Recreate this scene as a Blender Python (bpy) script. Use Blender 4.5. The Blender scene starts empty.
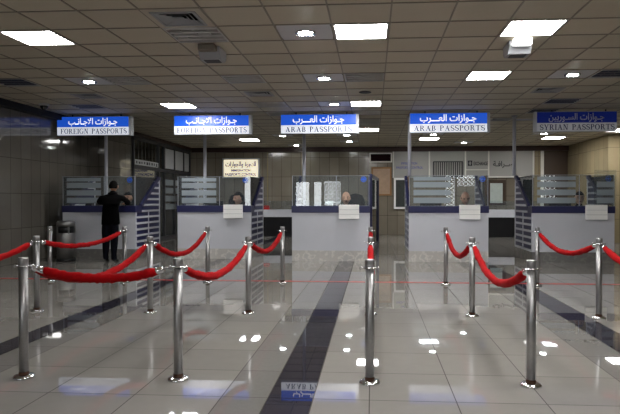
import bpy, bmesh, math, random
from mathutils import Vector, Matrix
random.seed(7)
S = bpy.context.scene
COL = S.collection
CEIL = 3.35
BACK = 22.0

# ------------------------------------------------------------ materials
def srgb(r, g, b):
    f = lambda c: (c/255/12.92) if c/255 <= .04045 else ((c/255+.055)/1.055)**2.4
    return (f(r), f(g), f(b), 1)

def mat(name, col, rough=.5, metal=0, spec=.5, emit=None, es=0, noise=0, nscale=5, bump=0, coat=0):
    m = bpy.data.materials.new(name); m.use_nodes = True
    nt = m.node_tree; p = nt.nodes['Principled BSDF']
    p.inputs['Base Color'].default_value = col
    p.inputs['Roughness'].default_value = rough
    p.inputs['Metallic'].default_value = metal
    p.inputs['Specular IOR Level'].default_value = spec
    p.inputs['Coat Weight'].default_value = coat
    if emit:
        p.inputs['Emission Color'].default_value = emit
        p.inputs['Emission Strength'].default_value = es
    if noise or bump:
        tc = nt.nodes.new('ShaderNodeTexCoord'); n = nt.nodes.new('ShaderNodeTexNoise')
        n.inputs['Scale'].default_value = nscale; n.inputs['Detail'].default_value = 4
        nt.links.new(tc.outputs['Object'], n.inputs['Vector'])
        if noise:
            mx = nt.nodes.new('ShaderNodeMix'); mx.data_type = 'RGBA'
            mx.inputs['A'].default_value = tuple(c*(1-noise) for c in col[:3])+(1,)
            mx.inputs['B'].default_value = tuple(min(1, c*(1+noise)) for c in col[:3])+(1,)
            nt.links.new(n.outputs['Fac'], mx.inputs['Factor'])
            nt.links.new(mx.outputs['Result'], p.inputs['Base Color'])
        if bump:
            b = nt.nodes.new('ShaderNodeBump'); b.inputs['Strength'].default_value = bump
            b.inputs['Distance'].default_value = .01
            nt.links.new(n.outputs['Fac'], b.inputs['Height']); nt.links.new(b.outputs['Normal'], p.inputs['Normal'])
    return m

def glass_mat(name, tint, alpha=.06, rough=.0, col=(.8, .85, .9, 1)):
    # thin clear sheet: see-through body, mirror-like surface, a little milky film
    m = bpy.data.materials.new(name); m.use_nodes = True
    nt = m.node_tree; nt.nodes.clear()
    out = nt.nodes.new('ShaderNodeOutputMaterial')
    tr = nt.nodes.new('ShaderNodeBsdfTransparent'); tr.inputs[0].default_value = tint
    df = nt.nodes.new('ShaderNodeBsdfDiffuse'); df.inputs[0].default_value = col
    gl = nt.nodes.new('ShaderNodeBsdfGlossy'); gl.inputs['Roughness'].default_value = rough
    fr = nt.nodes.new('ShaderNodeFresnel'); fr.inputs[0].default_value = 1.6
    m1 = nt.nodes.new('ShaderNodeMixShader'); m1.inputs[0].default_value = alpha
    m2 = nt.nodes.new('ShaderNodeMixShader')
    nt.links.new(tr.outputs[0], m1.inputs[1]); nt.links.new(df.outputs[0], m1.inputs[2])
    nt.links.new(fr.outputs[0], m2.inputs[0]); nt.links.new(m1.outputs[0], m2.inputs[1]); nt.links.new(gl.outputs[0], m2.inputs[2])
    nt.links.new(m2.outputs[0], out.inputs[0])
    return m

def tile_mat(name, c1, c2, joint, w, h, rough, spec=.5, ms=.006, nz=.12):
    m = bpy.data.materials.new(name); m.use_nodes = True
    nt = m.node_tree; p = nt.nodes['Principled BSDF']; L = nt.links.new
    tc = nt.nodes.new('ShaderNodeTexCoord'); sp = nt.nodes.new('ShaderNodeSeparateXYZ')
    ad = nt.nodes.new('ShaderNodeMath'); ad.operation = 'ADD'
    cb = nt.nodes.new('ShaderNodeCombineXYZ'); br = nt.nodes.new('ShaderNodeTexBrick')
    L(tc.outputs['Object'], sp.inputs[0]); L(sp.outputs[0], ad.inputs[0]); L(sp.outputs[1], ad.inputs[1])
    L(ad.outputs[0], cb.inputs[0]); L(sp.outputs[2], cb.inputs[1]); L(cb.outputs[0], br.inputs['Vector'])
    br.offset = 0; br.squash = 1
    br.inputs['Scale'].default_value = 1
    br.inputs['Brick Width'].default_value = w; br.inputs['Row Height'].default_value = h
    br.inputs['Mortar Size'].default_value = ms; br.inputs['Mortar Smooth'].default_value = .2
    br.inputs['Color1'].default_value = c1; br.inputs['Color2'].default_value = c2
    br.inputs['Mortar'].default_value = joint
    n = nt.nodes.new('ShaderNodeTexNoise'); n.inputs['Scale'].default_value = 3; n.inputs['Detail'].default_value = 6
    L(tc.outputs['Object'], n.inputs['Vector'])
    mr = nt.nodes.new('ShaderNodeMapRange'); mr.inputs['To Min'].default_value = 1-nz; mr.inputs['To Max'].default_value = 1+nz
    L(n.outputs['Fac'], mr.inputs[0])
    vm = nt.nodes.new('ShaderNodeVectorMath'); vm.operation = 'SCALE'
    L(br.outputs['Color'], vm.inputs[0]); L(mr.outputs[0], vm.inputs['Scale']); L(vm.outputs[0], p.inputs['Base Color'])
    p.inputs['Roughness'].default_value = rough; p.inputs['Specular IOR Level'].default_value = spec
    return m

def toned_mat(name, col, rough, spec, bumps=None, nscale=6, nz=.05, speck=0):
    # colour times the per-tile 'tone' attribute and a fine grain
    m = bpy.data.materials.new(name); m.use_nodes = True
    nt = m.node_tree; p = nt.nodes['Principled BSDF']; L = nt.links.new
    at = nt.nodes.new('ShaderNodeAttribute'); at.attribute_name = 'tone'
    n = nt.nodes.new('ShaderNodeTexNoise'); n.inputs['Scale'].default_value = nscale; n.inputs['Detail'].default_value = 8
    tc = nt.nodes.new('ShaderNodeTexCoord'); L(tc.outputs['Object'], n.inputs['Vector'])
    mr = nt.nodes.new('ShaderNodeMapRange'); mr.inputs['To Min'].default_value = 1-nz; mr.inputs['To Max'].default_value = 1+nz
    L(n.outputs['Fac'], mr.inputs[0])
    mu = nt.nodes.new('ShaderNodeMath'); mu.operation = 'MULTIPLY'; L(mr.outputs[0], mu.inputs[0]); L(at.outputs['Fac'], mu.inputs[1])
    vm = nt.nodes.new('ShaderNodeVectorMath'); vm.operation = 'SCALE'; vm.inputs[0].default_value = col[:3]
    L(mu.outputs[0], vm.inputs['Scale']); L(vm.outputs[0], p.inputs['Base Color'])
    p.inputs['Roughness'].default_value = rough; p.inputs['Specular IOR Level'].default_value = spec
    if bumps:
        w = nt.nodes.new('ShaderNodeTexWave'); w.inputs['Scale'].default_value = bumps[0]; w.bands_direction = bumps[1]
        w.inputs['Distortion'].default_value = 1.5
        L(tc.outputs['Object'], w.inputs['Vector'])
        b = nt.nodes.new('ShaderNodeBump'); b.inputs['Strength'].default_value = bumps[2]; b.inputs['Distance'].default_value = .004
        L(w.outputs['Fac'], b.inputs['Height']); L(b.outputs['Normal'], p.inputs['Normal'])
    return m

M = {}
M['floor'] = toned_mat('polished_beige_tile', srgb(134, 131, 126), .02, .85, nscale=9, nz=.05)
M['floor_dark'] = toned_mat('black_granite', srgb(50, 48, 56), .02, .8, nscale=30, nz=.25)
M['floor_grey'] = toned_mat('grey_granite', srgb(119, 117, 114), .02, .85, nscale=30, nz=.1)
M['grout'] = mat('floor_grout', srgb(64, 60, 57), .8, spec=.1)
M['redline'] = mat('red_floor_line', srgb(190, 40, 45), .3)
M['ceil'] = toned_mat('ceiling_tile', srgb(190, 182, 163), .55, .3, bumps=(40, 'Y', .25), nscale=40, nz=.06)
M['tbar'] = mat('ceiling_grid', srgb(135, 128, 116), .5)
M['wall_l'] = tile_mat('grey_stone_cladding', srgb(106, 102, 95), srgb(97, 93, 87), srgb(60, 57, 52), .36, .74, .06, .5)
M['wall_b'] = tile_mat('brown_stone_cladding', srgb(134, 126, 112), srgb(122, 114, 101), srgb(60, 50, 42), .37, .74, .14, .5)
M['wall_plain'] = mat('painted_plaster', srgb(120, 112, 100), .6, noise=.04)
M['wall_r'] = tile_mat('beige_stone_cladding', srgb(150, 136, 106), srgb(142, 129, 101), srgb(90, 80, 65), .37, .74, .25, .4)
M['brown'] = mat('dark_brown_panel', srgb(66, 50, 36), .35, noise=.1, nscale=3)
M['trim'] = mat('maroon_trim', srgb(52, 24, 18), .45)
M['chrome'] = mat('brushed_steel', srgb(158, 157, 157), .4, metal=1, noise=.12, nscale=40)
M['bright'] = mat('polished_chrome', srgb(225, 225, 228), .1, metal=1)
M['rust'] = mat('rust', srgb(70, 44, 28), .8, noise=.3, nscale=60)
M['rope'] = mat('red_velvet', srgb(150, 6, 12), .85, spec=.1, noise=.22, nscale=22, bump=.5)
M['rope'].node_tree.nodes['Principled BSDF'].inputs['Sheen Weight'].default_value = .0
M['laminate'] = mat('light_grey_laminate', srgb(196, 198, 206), .3, noise=.04, nscale=4)
M['navy'] = mat('navy_laminate', srgb(36, 38, 78), .3)
M['navy_side'] = mat('navy_board', srgb(28, 32, 78), .35)
M['white'] = mat('white_plastic', srgb(245, 245, 243), .4)
M['alu'] = mat('grey_aluminium', srgb(165, 168, 176), .35, metal=.3)
M['pole'] = mat('grey_painted_tube', srgb(195, 196, 208), .3)
M['black'] = mat('black_plastic', srgb(14, 14, 18), .35)
M['screen'] = mat('dark_screen', srgb(10, 11, 16), .12)
M['glass'] = glass_mat('clear_glass', (.93, .96, .96, 1), .06, 0, (.5, .57, .66, 1))
M['glass2'] = glass_mat('door_glass', (.6, .63, .62, 1), .06)
M['frost'] = glass_mat('frosted_film', (.8, .85, .88, 1), .42, .2, (.56, .64, .70, 1))
M['emblem'] = mat('blue_print', srgb(30, 100, 225), .4)
M['panel'] = mat('lit_diffuser', srgb(245, 245, 250), .5, emit=(1, .985, .97, 1), es=42)
M['panel_far'] = mat('lit_diffuser_warm', srgb(245, 240, 220), .5, emit=(1, .9, .68, 1), es=30)
M['bulb'] = mat('lit_lamp', srgb(250, 255, 250), .4, emit=(.93, 1, .95, 1), es=70)
M['lens_dim'] = mat('lit_small_lens', srgb(250, 250, 250), .4, emit=(1, 1, .97, 1), es=1.6)
M['frame'] = mat('white_enamel', srgb(190, 190, 190), .4)
M['tile_w'] = mat('white_metal_tile', srgb(196, 196, 200), .4)
M['louvre'] = mat('louvre_metal', srgb(205, 203, 198), .35, metal=.25)
M['louvre_dk'] = mat('dark_louvre_grey', srgb(60, 60, 64), .6)  # flat dark grey for gaps behind vanes, grilles and dark frames
M['ceil_plain'] = mat('plain_ceiling_board', srgb(185, 177, 160), .5)
M['dark'] = mat('dark_interior', srgb(18, 17, 17), .8)
M['grille'] = mat('grey_grille', srgb(150, 152, 156), .4)
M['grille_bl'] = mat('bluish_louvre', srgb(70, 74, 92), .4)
M['dome'] = mat('smoked_dome', srgb(15, 15, 17), .1)
M['sgn_blue'] = mat('lit_blue_acrylic', srgb(30, 85, 205), .25, emit=srgb(34, 92, 218), es=.5)
M['sgn_white'] = mat('lit_white_acrylic', srgb(225, 228, 235), .3, emit=srgb(215, 220, 232), es=.62)
M['sgn_arab'] = mat('lit_white_letter', srgb(245, 245, 250), .3, emit=srgb(240, 243, 255), es=.7)
M['sgn_blue_off'] = mat('faint_glow_blue_acrylic', srgb(24, 48, 150), .3, emit=srgb(20, 40, 130), es=.12)  # faint glow put into the blue face of the unlit sign
M['sgn_white_off'] = mat('faint_glow_grey_acrylic', srgb(215, 215, 220), .35, emit=srgb(205, 210, 225), es=.08)  # slight glow added so the unlit sign's lower strip reads paler
M['sgn_arab_off'] = mat('unlit_white_letter', srgb(215, 218, 228), .35)
M['sgn_text'] = mat('navy_letter', srgb(24, 34, 92), .4)
M['sgn_case'] = mat('sign_case', srgb(195, 198, 205), .35)
M['box_yellow'] = mat('lit_cream_acrylic', srgb(245, 235, 205), .3, emit=(1, .9, .66, 1), es=.62)
M['txt_blue'] = mat('blue_letter', srgb(35, 35, 170), .4)
M['txt_dark'] = mat('dark_letter', srgb(28, 28, 40), .5)
M['fascia'] = mat('grey_white_fascia', srgb(165, 164, 160), .35)
M['fascia_bar'] = mat('white_mullion', srgb(225, 223, 216), .4)
M['marble'] = None
M['wood'] = mat('brown_frame', srgb(150, 108, 62), .45)
M['notice'] = mat('faded_notice', srgb(178, 150, 125), .5, noise=.25, nscale=9)
M['led'] = mat('dark_red_display', srgb(26, 6, 10), .7, spec=.1)
M['poster'] = mat('dark_poster', srgb(40, 46, 44), .4, noise=.6, nscale=14)
M['poster_w'] = mat('pale_poster', srgb(190, 200, 195), .4, noise=.15, nscale=9)
M['skin'] = mat('skin', srgb(198, 146, 116), .5, noise=.06, nscale=14)
M['skin_pale'] = mat('lighter_skin', srgb(222, 175, 148), .5, noise=.06, nscale=14)
M['hair'] = mat('black_hair', srgb(9, 7, 6), .8, spec=.1)
M['coat'] = mat('black_coat', srgb(9, 9, 10), .95, spec=.08, bump=.2, nscale=9)
M['trouser'] = mat('navy_trousers', srgb(12, 13, 20), .95, spec=.08)
M['shoe'] = mat('black_shoe', srgb(10, 10, 10), .35)
M['shirt'] = mat('white_shirt', srgb(205, 205, 210), .7)
M['suit'] = mat('dark_suit', srgb(16, 17, 22), .9, spec=.1)
M['eye'] = mat('eye_dark', srgb(20, 14, 12), .3)
M['eyew'] = mat('eye_white', srgb(215, 210, 205), .3)
M['lip'] = mat('lip', srgb(140, 80, 70), .5)
M['red'] = mat('red_plastic', srgb(170, 24, 28), .4)
M['daylight'] = mat('window_daylight', srgb(240, 245, 250), .5, emit=(.95, .98, 1, 1), es=6)
M['blind'] = mat('white_blind', srgb(185, 188, 192), .5, noise=.08, nscale=3)

def marble(name='veined_marble', k=1):
    m = bpy.data.materials.new(name); m.use_nodes = True
    nt = m.node_tree; p = nt.nodes['Principled BSDF']; L = nt.links.new
    tc = nt.nodes.new('ShaderNodeTexCoord'); n = nt.nodes.new('ShaderNodeTexNoise')
    n.inputs['Scale'].default_value = 5; n.inputs['Detail'].default_value = 5; n.inputs['Distortion'].default_value = .3
    r = nt.nodes.new('ShaderNodeValToRGB'); e = r.color_ramp.elements
    e[0].position = .3; e[0].color = srgb(196, 190, 184); e[1].position = .66; e[1].color = srgb(184, 182, 180)
    x = e.new(.5); x.color = srgb(186, 183, 180); x = e.new(.56); x.color = srgb(214, 210, 204); x = e.new(.6); x.color = srgb(188, 185, 182)
    L(tc.outputs['Object'], n.inputs['Vector']); L(n.outputs['Fac'], r.inputs[0]); L(r.outputs[0], p.inputs['Base Color'])
    p.inputs['Roughness'].default_value = .2
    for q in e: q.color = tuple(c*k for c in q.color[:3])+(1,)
    return m
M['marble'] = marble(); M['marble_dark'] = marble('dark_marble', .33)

# ------------------------------------------------------------ mesh helpers
def obj(name, bm, m, parent=None, smooth=False):
    me = bpy.data.meshes.new(name)
    bmesh.ops.recalc_face_normals(bm, faces=bm.faces)
    if smooth:
        for f in bm.faces: f.smooth = True
    bm.to_mesh(me); bm.free()
    for k in (m if isinstance(m, (list, tuple)) else [m]): me.materials.append(M[k] if isinstance(k, str) else k)
    o = bpy.data.objects.new(name, me); COL.objects.link(o)
    if smooth and hasattr(me, 'shade_auto_smooth'): pass
    if parent: o.parent = parent
    return o

def tag(o, label=None, cat=None, group=None, kind=None):
    if label: o['label'] = label
    if cat: o['category'] = cat
    if group: o['group'] = group
    if kind: o['kind'] = kind
    return o

def thing(name, loc, label, cat, group=None, rz=0):
    o = bpy.data.objects.new(name, None); COL.objects.link(o)
    o.location = loc; o.rotation_euler = (0, 0, rz); o.empty_display_size = .1
    return tag(o, label, cat, group)

def struct(name, bm, m):
    return tag(obj(name, bm, m), kind='structure')

def dup(root, loc, label=None, group=None, rz=None, parent=None):
    r = root.copy(); COL.objects.link(r)
    if loc is not None: r.location = loc
    if rz is not None: r.rotation_euler = (0, 0, rz)
    if label: r['label'] = label
    if group: r['group'] = group
    for ch in list(root.children):
        c = ch.copy(); COL.objects.link(c); c.parent = r
        for g in list(ch.children):
            d = g.copy(); COL.objects.link(d); d.parent = c
    return r

def B(): return bmesh.new()

def box(bm, x0, x1, y0, y1, z0, z1, mi=0, bev=0):
    r = bmesh.ops.create_cube(bm, size=1)
    vs = r['verts']
    for v in vs:
        v.co = Vector((x0+(x1-x0)*(v.co.x+.5), y0+(y1-y0)*(v.co.y+.5), z0+(z1-z0)*(v.co.z+.5)))
    fs = set(f for v in vs for f in v.link_faces)
    for f in fs: f.material_index = mi
    if bev:
        es = list(set(e for v in vs for e in v.link_edges))
        rr = bmesh.ops.bevel(bm, geom=es, offset=bev, segments=2, affect='EDGES', profile=.6)
        for f in rr['faces']: f.material_index = mi
    return bm

def obox(bm, a, b, w, h, up=Vector((0, 0, 1))):
    # bar from a to b with section w (sideways) x h (up)
    a = Vector(a); b = Vector(b); d = (b-a).normalized()
    s = d.cross(up).normalized() if abs(d.dot(up)) < .99 else Vector((1, 0, 0))
    u = s.cross(d).normalized()
    vs = []
    for p in (a, b):
        for i, j in ((-1, -1), (1, -1), (1, 1), (-1, 1)):
            vs.append(bm.verts.new(p+s*w/2*i+u*h/2*j))
    for q in ((0, 1, 2, 3), (7, 6, 5, 4), (0, 4, 5, 1), (1, 5, 6, 2), (2, 6, 7, 3), (3, 7, 4, 0)):
        bm.faces.new([vs[k] for k in q])
    return bm

def lathe(bm, prof, n=24, cx=0, cy=0, mi=0, cap=True):
    rings = []
    for r, z in prof:
        rings.append([bm.verts.new((cx+r*math.cos(2*math.pi*k/n), cy+r*math.sin(2*math.pi*k/n), z)) for k in range(n)])
    for a, b in zip(rings, rings[1:]):
        for k in range(n):
            f = bm.faces.new((a[k], a[(k+1) % n], b[(k+1) % n], b[k])); f.material_index = mi; f.smooth = True
    if cap:
        for q in (rings[0], rings[-1]):
            f = bm.faces.new(q); f.material_index = mi
    return bm

def tube(bm, pts, rad, n=12, mi=0):
    pts = [Vector(p) for p in pts]; rings = []
    for i, p in enumerate(pts):
        t = (pts[min(i+1, len(pts)-1)]-pts[max(i-1, 0)]).normalized()
        s = t.cross(Vector((0, 0, 1)))
        s = s.normalized() if s.length > 1e-3 else Vector((1, 0, 0))
        u = s.cross(t).normalized()
        r = rad[i] if isinstance(rad, (list, tuple)) else rad
        rings.append([bm.verts.new(p+(s*math.cos(2*math.pi*k/n)+u*math.sin(2*math.pi*k/n))*r) for k in range(n)])
    for a, b in zip(rings, rings[1:]):
        for k in range(n):
            f = bm.faces.new((a[k], a[(k+1) % n], b[(k+1) % n], b[k])); f.material_index = mi; f.smooth = True
    for q in (rings[0], rings[-1]):
        f = bm.faces.new(q); f.material_index = mi
    return bm

def prism(bm, poly, plane, d0, d1, mi=0):
    # polygon in 'xz' or 'yz' extruded along the remaining axis
    def P(p, d): return (p[0], d, p[1]) if plane == 'xz' else (d, p[0], p[1])
    a = [bm.verts.new(P(p, d0)) for p in poly]; b = [bm.verts.new(P(p, d1)) for p in poly]
    n = len(poly)
    fs = [bm.faces.new(a), bm.faces.new(b[::-1])]
    for k in range(n): fs.append(bm.faces.new((a[k], a[(k+1) % n], b[(k+1) % n], b[k])))
    for f in fs: f.material_index = mi
    return bm

def disc_y(bm, cx, cz, r, y0, y1, n=20, mi=0, rin=0):
    if not rin:
        return prism(bm, [(cx+r*math.cos(2*math.pi*k/n), cz+r*math.sin(2*math.pi*k/n)) for k in range(n)], 'xz', y0, y1, mi)
    for k in range(n):
        a, b = 2*math.pi*k/n, 2*math.pi*(k+1)/n
        prism(bm, [(cx+r*math.cos(a), cz+r*math.sin(a)), (cx+r*math.cos(b), cz+r*math.sin(b)),
                   (cx+rin*math.cos(b), cz+rin*math.sin(b)), (cx+rin*math.cos(a), cz+rin*math.sin(a))], 'xz', y0, y1, mi)

# ------------------------------------------------------------ lettering
def ring(cx, cy, rx, ry, ix, iy, a0=0, a1=360, n=20):
    out = []
    for k in range(n):
        a = math.radians(a0+(a1-a0)*k/n); b = math.radians(a0+(a1-a0)*(k+1)/n)
        out.append([(cx+rx*math.cos(a), cy+ry*math.sin(a)), (cx+rx*math.cos(b), cy+ry*math.sin(b)),
                    (cx+ix*math.cos(b), cy+iy*math.sin(b)), (cx+ix*math.cos(a), cy+iy*math.sin(a))])
    return out
def rc(x0, x1, y0, y1): return [(x0, y0), (x1, y0), (x1, y1), (x0, y1)]
def glyph(c):
    st = [rc(.1, .27, 0, 1), rc(0, .37, 0, .06)]
    if c == 'I': return st+[rc(0, .37, .94, 1)], .37
    if c == 'F': return st+[rc(0, .7, .93, 1), rc(.63, .7, .76, 1), rc(.27, .54, .49, .56), rc(.49, .54, .4, .65)], .72
    if c == 'E': return st+[rc(0, .7, .93, 1), rc(.63, .7, .76, 1), rc(.27, .54, .49, .56), rc(.49, .54, .4, .65), rc(0, .74, 0, .07), rc(.67, .74, 0, .24)], .76
    if c == 'P': return st+[rc(0, .36, .94, 1)]+ring(.34, .73, .34, .27, .18, .2, -90, 90, 12)+[rc(.27, .34, .46, .53)], .7
    if c == 'R': return st+[rc(0, .36, .94, 1)]+ring(.34, .74, .32, .26, .16, .19, -90, 90, 12)+[rc(.27, .34, .48, .55), [(.34, .5), (.5, .5), (.78, .03), (.6, .03)], rc(.58, .84, 0, .06)], .84
    if c == 'B': return st+[rc(0, .36, .94, 1)]+ring(.34, .75, .3, .25, .14, .18, -90, 90, 12)+ring(.34, .27, .36, .27, .19, .2, -90, 90, 12), .72
    if c == 'O': return ring(.42, .5, .42, .52, .25, .45), .86
    if c == 'G': return ring(.42, .5, .42, .52, .25, .45, 40, 335, 20)+[rc(.66, .8, .05, .42), rc(.54, .9, .4, .46)], .9
    if c == 'N': return [rc(.12, .19, 0, 1), rc(.7, .77, 0, 1), [(.1, 1), (.3, 1), (.77, 0), (.62, 0)], rc(0, .3, 0, .06), rc(0, .25, .94, 1), rc(.58, .9, .94, 1)], .92
    if c == 'A': return [[(.12, 0), (.2, 0), (.46, .9), (.42, 1)], [(.36, 1), (.5, 1), (.82, 0), (.62, 0)], rc(.24, .64, .32, .39), rc(0, .3, 0, .06), rc(.54, .9, 0, .06)], .9
    if c == 'T': return [rc(.3, .47, 0, 1), rc(.18, .59, 0, .06), rc(0, .77, .93, 1), rc(0, .06, .74, 1), rc(.71, .77, .74, 1)], .79
    if c == 'Y': return [rc(.34, .51, 0, .45), rc(.24, .61, 0, .06), [(.06, 1), (.25, 1), (.51, .42), (.36, .42)], [(.7, 1), (.77, 1), (.51, .42), (.42, .42)], rc(0, .34, .94, 1), rc(.58, .88, .94, 1)], .88
    if c == 'S':
        pts = []
        for k in range(9): a = math.radians(20+(250)*k/8*.98); pts.append((.3+.24*math.cos(a), .74+.23*math.sin(a)))
        for k in range(1, 9): a = math.radians(80-(250)*k/8); pts.append((.32+.26*math.cos(a), .26+.23*math.sin(a)))
        out = []; n = len(pts)
        for i in range(n-1):
            (x0, y0), (x1, y1) = pts[i], pts[i+1]
            L = math.hypot(x1-x0, y1-y0) or 1; nx, ny = -(y1-y0)/L, (x1-x0)/L
            w0 = .035+.05*math.sin(math.pi*i/(n-1))**2; w1 = .035+.05*math.sin(math.pi*(i+1)/(n-1))**2
            out.append([(x0+nx*w0, y0+ny*w0), (x0-nx*w0, y0-ny*w0), (x1-nx*w1, y1-ny*w1), (x1+nx*w1, y1+ny*w1)])
        return out+[rc(.5, .55, .72, .98), rc(.03, .08, .02, .3)], .62
    return [], .45

def serif_text(s, x0, x1, z0, z1, y, d=.004):
    bm = B(); polys = []; x = 0
    for c in s:
        g, adv = glyph(c)
        for p in g: polys.append([(x+a, b) for a, b in p])
        x += adv+.09
    x -= .09; sx = (x1-x0)/x; sz = z1-z0
    for p in polys:
        prism(bm, [(x0+a*sx, z0+b*sz) for a, b in p], 'xz', y-d, y)
    return bm

def font_text(s, x0, x1, z0, z1, y, m, parent, name, d=.002, bold=0):
    c = bpy.data.curves.new('lettering', 'FONT'); c.body = s; c.size = 1; c.offset = bold
    o = bpy.data.objects.new('lettering', c); COL.objects.link(o)
    dg = bpy.context.evaluated_depsgraph_get(); dg.update()
    me = bpy.data.meshes.new_from_object(o.evaluated_get(dg)); bpy.data.objects.remove(o)
    bm = B(); bm.from_mesh(me); bpy.data.meshes.remove(me)
    xs = [v.co.x for v in bm.verts]; ys = [v.co.y for v in bm.verts]
    a, b, e, f = min(xs), max(xs), min(ys), max(ys)
    for v in bm.verts:
        v.co = Vector((x0+(v.co.x-a)/(b-a)*(x1-x0), y, z0+(v.co.y-e)/(f-e)*(z1-z0)))
    r = bmesh.ops.extrude_face_region(bm, geom=bm.faces[:])
    for v in r['geom']:
        if isinstance(v, bmesh.types.BMVert): v.co.y -= d
    return obj(name, bm, m, parent)

def AR(codes): return ''.join(chr(c) for c in reversed(codes))
W_PASS = [0xFE9F, 0x640, 0xFEEE, 0xFE8D, 0xFEAF, 0xFE8D, 0xFE95]
AR_FOREIGN = AR(W_PASS+[32, 0xFE8D, 0xFEFB, 0xFE9F, 0x640, 0xFE8E, 0xFEE7, 0x640, 0xFE90])
AR_ARAB = AR(W_PASS+[32, 0xFE8D, 0xFEDF, 0xFECC, 0x640, 0x640, 0x640, 0xFEAE, 0xFE8F])
AR_SYRIAN = AR(W_PASS+[32, 0xFE8D, 0xFEDF, 0xFEB4, 0x640, 0xFEEE, 0xFEAD, 0xFEF3, 0xFEF4, 0xFEE6])
AR_IMM = AR([0xFE8D, 0xFEDF, 0xFEEC, 0xFEA0, 0xFEAE, 0xFE93, 32, 0xFEED, 0xFE8D, 0xFEDF, 0xFEA0, 0xFEEE, 0xFE8D, 0xFEAF, 0xFE8D, 0xFE95])
AR_EXCH = AR([0xFEBB, 0x640, 0x640, 0xFEAE, 0xFE8D, 0xFED3, 0x640, 0xFE94])

# ------------------------------------------------------------ floor
def strips(edges, lo, hi): return
XJ = [-12, -11.4, -10.8, -10.2, -9.6, -9.0, -8.4, -7.8, -7.2, -6.59, -5.98, -5.37, -4.76, -4.15, -3.49, -3.22, -2.9, -2.26, -1.64, -1.03, -.71, -.40, -.02, .56, 1.15, 1.83, 2.17, 2.48, 3.1, 3.72, 4.34, 4.96, 5.58, 6.2, 6.82, 7.44, 8.06, 8.7, 9.3, 9.9, 10.5, 11.1, 11.5]
bm = B(); tone = bm.loops.layers.float_color.new('tone')
def quad(bm, x0, x1, y0, y1, z, mi, t):
    f = bm.faces.new([bm.verts.new(p) for p in ((x0, y0, z), (x1, y0, z), (x1, y1, z), (x0, y1, z))])
    f.material_index = mi
    for l in f.loops: l[tone] = (t, t, t, 1)
quad(bm, -12, 11.5, -3.2, 22.6, -.003, 3, 1)
y = -3.4
g = .0035
while y < 22.6:
    for a, b in zip(XJ, XJ[1:]):
        c = (a+b)/2
        mi = 1 if (-3.49 < c < -3.2 or -.71 < c < -.4 or 2.17 < c < 2.48) else 2 if (-3.22 < c < -2.9 or -1.03 < c < -.71 or 1.83 < c < 2.17) else 0
        quad(bm, a+g, b-g, y+g, y+.605-g, 0, mi, random.uniform(.94, 1.05))
    y += .605
struct('floor', bm, ['floor', 'floor_dark', 'floor_grey', 'grout'])
bm = B(); box(bm, -7.4, 9.9, 9.37, 9.45, .0005, .003)
tag(obj('floor_line', bm, 'redline'), 'thin red waiting line across the whole polished floor', 'floor marking')

# ------------------------------------------------------------ ceiling
PX, PY, CX0, CY0 = .665, .645, -.47, 6.57
fixt = {}      # tiles that hold a fixture leave a hole filled by the fixture itself
def cxy(i, j): return CX0+PX*(i+.5), CY0+PY*(j+.5)
HOLES = set()
LIT = [(0, 0), (3, 0), (3, 4), (-6, 0), (-6, 8), (0, 8), (3, 19), (0, 15), (-6, 19), (9, 19), (12, 20), (11, 16),
       (0, -4), (3, -4), (0, -9), (3, -9)]  # unseen panels added overhead to brighten the booth fronts and near hall
UNLIT = [(-3, 0), (-3, 4), (0, 4), (-3, 8), (-6, 4), (0, 10), (0, 12), (0, 13), (-9, 4), (-3, 10), (6, 4), (-9, 8), (6, 10), (6, 8)]
DOWN = [(-1, 0), (-1, 4), (-1, 8), (-7, 4), (5, 4), (-4, 17), (-1, 17), (3, 17), (8, 17), (-4, 22), (-1, 20), (5, 21)]
DIFF = [(-3, -1), (-3, 6), (-8, 6), (5, 6), (5, 12)]
HOLES = set(LIT) | set(UNLIT) | set(DOWN) | set(DIFF)
bm = B(); tone = bm.loops.layers.float_color.new('tone')
for i in range(-19, 19):
    for j in range(-16, 25):
        if (i, j) in HOLES: continue
        x0 = CX0+PX*i; y0 = CY0+PY*j
        quad(bm, x0+.009, x0+PX-.009, y0+.009, y0+PY-.009, CEIL+.008, 0, random.uniform(.93, 1.06))
for i in range(-19, 20):
    box(bm, CX0+PX*i-.009, CX0+PX*i+.009, -3.7, 22.5, CEIL, CEIL+.02, 1)
for j in range(-16, 26):
    box(bm, -12.5, 12, CY0+PY*j-.009, CY0+PY*j+.009, CEIL-.0005, CEIL+.0195, 1)
quad(bm, -12.5, 12, -3.8, 22.6, CEIL+.25, 2, 1)
struct('ceiling', bm, ['ceil', 'tbar', 'dark'])

def frame_ring(bm, w, h, t, z0, z1):
    box(bm, -w/2, w/2, -h/2, -h/2+t, z0, z1); box(bm, -w/2, w/2, h/2-t, h/2, z0, z1)
    box(bm, -w/2, -w/2+t, -h/2+t, h/2-t, z0, z1); box(bm, w/2-t, w/2, -h/2+t, h/2-t, z0, z1)
    return bm
TW, TH = PX-.026, PY-.026

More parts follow.
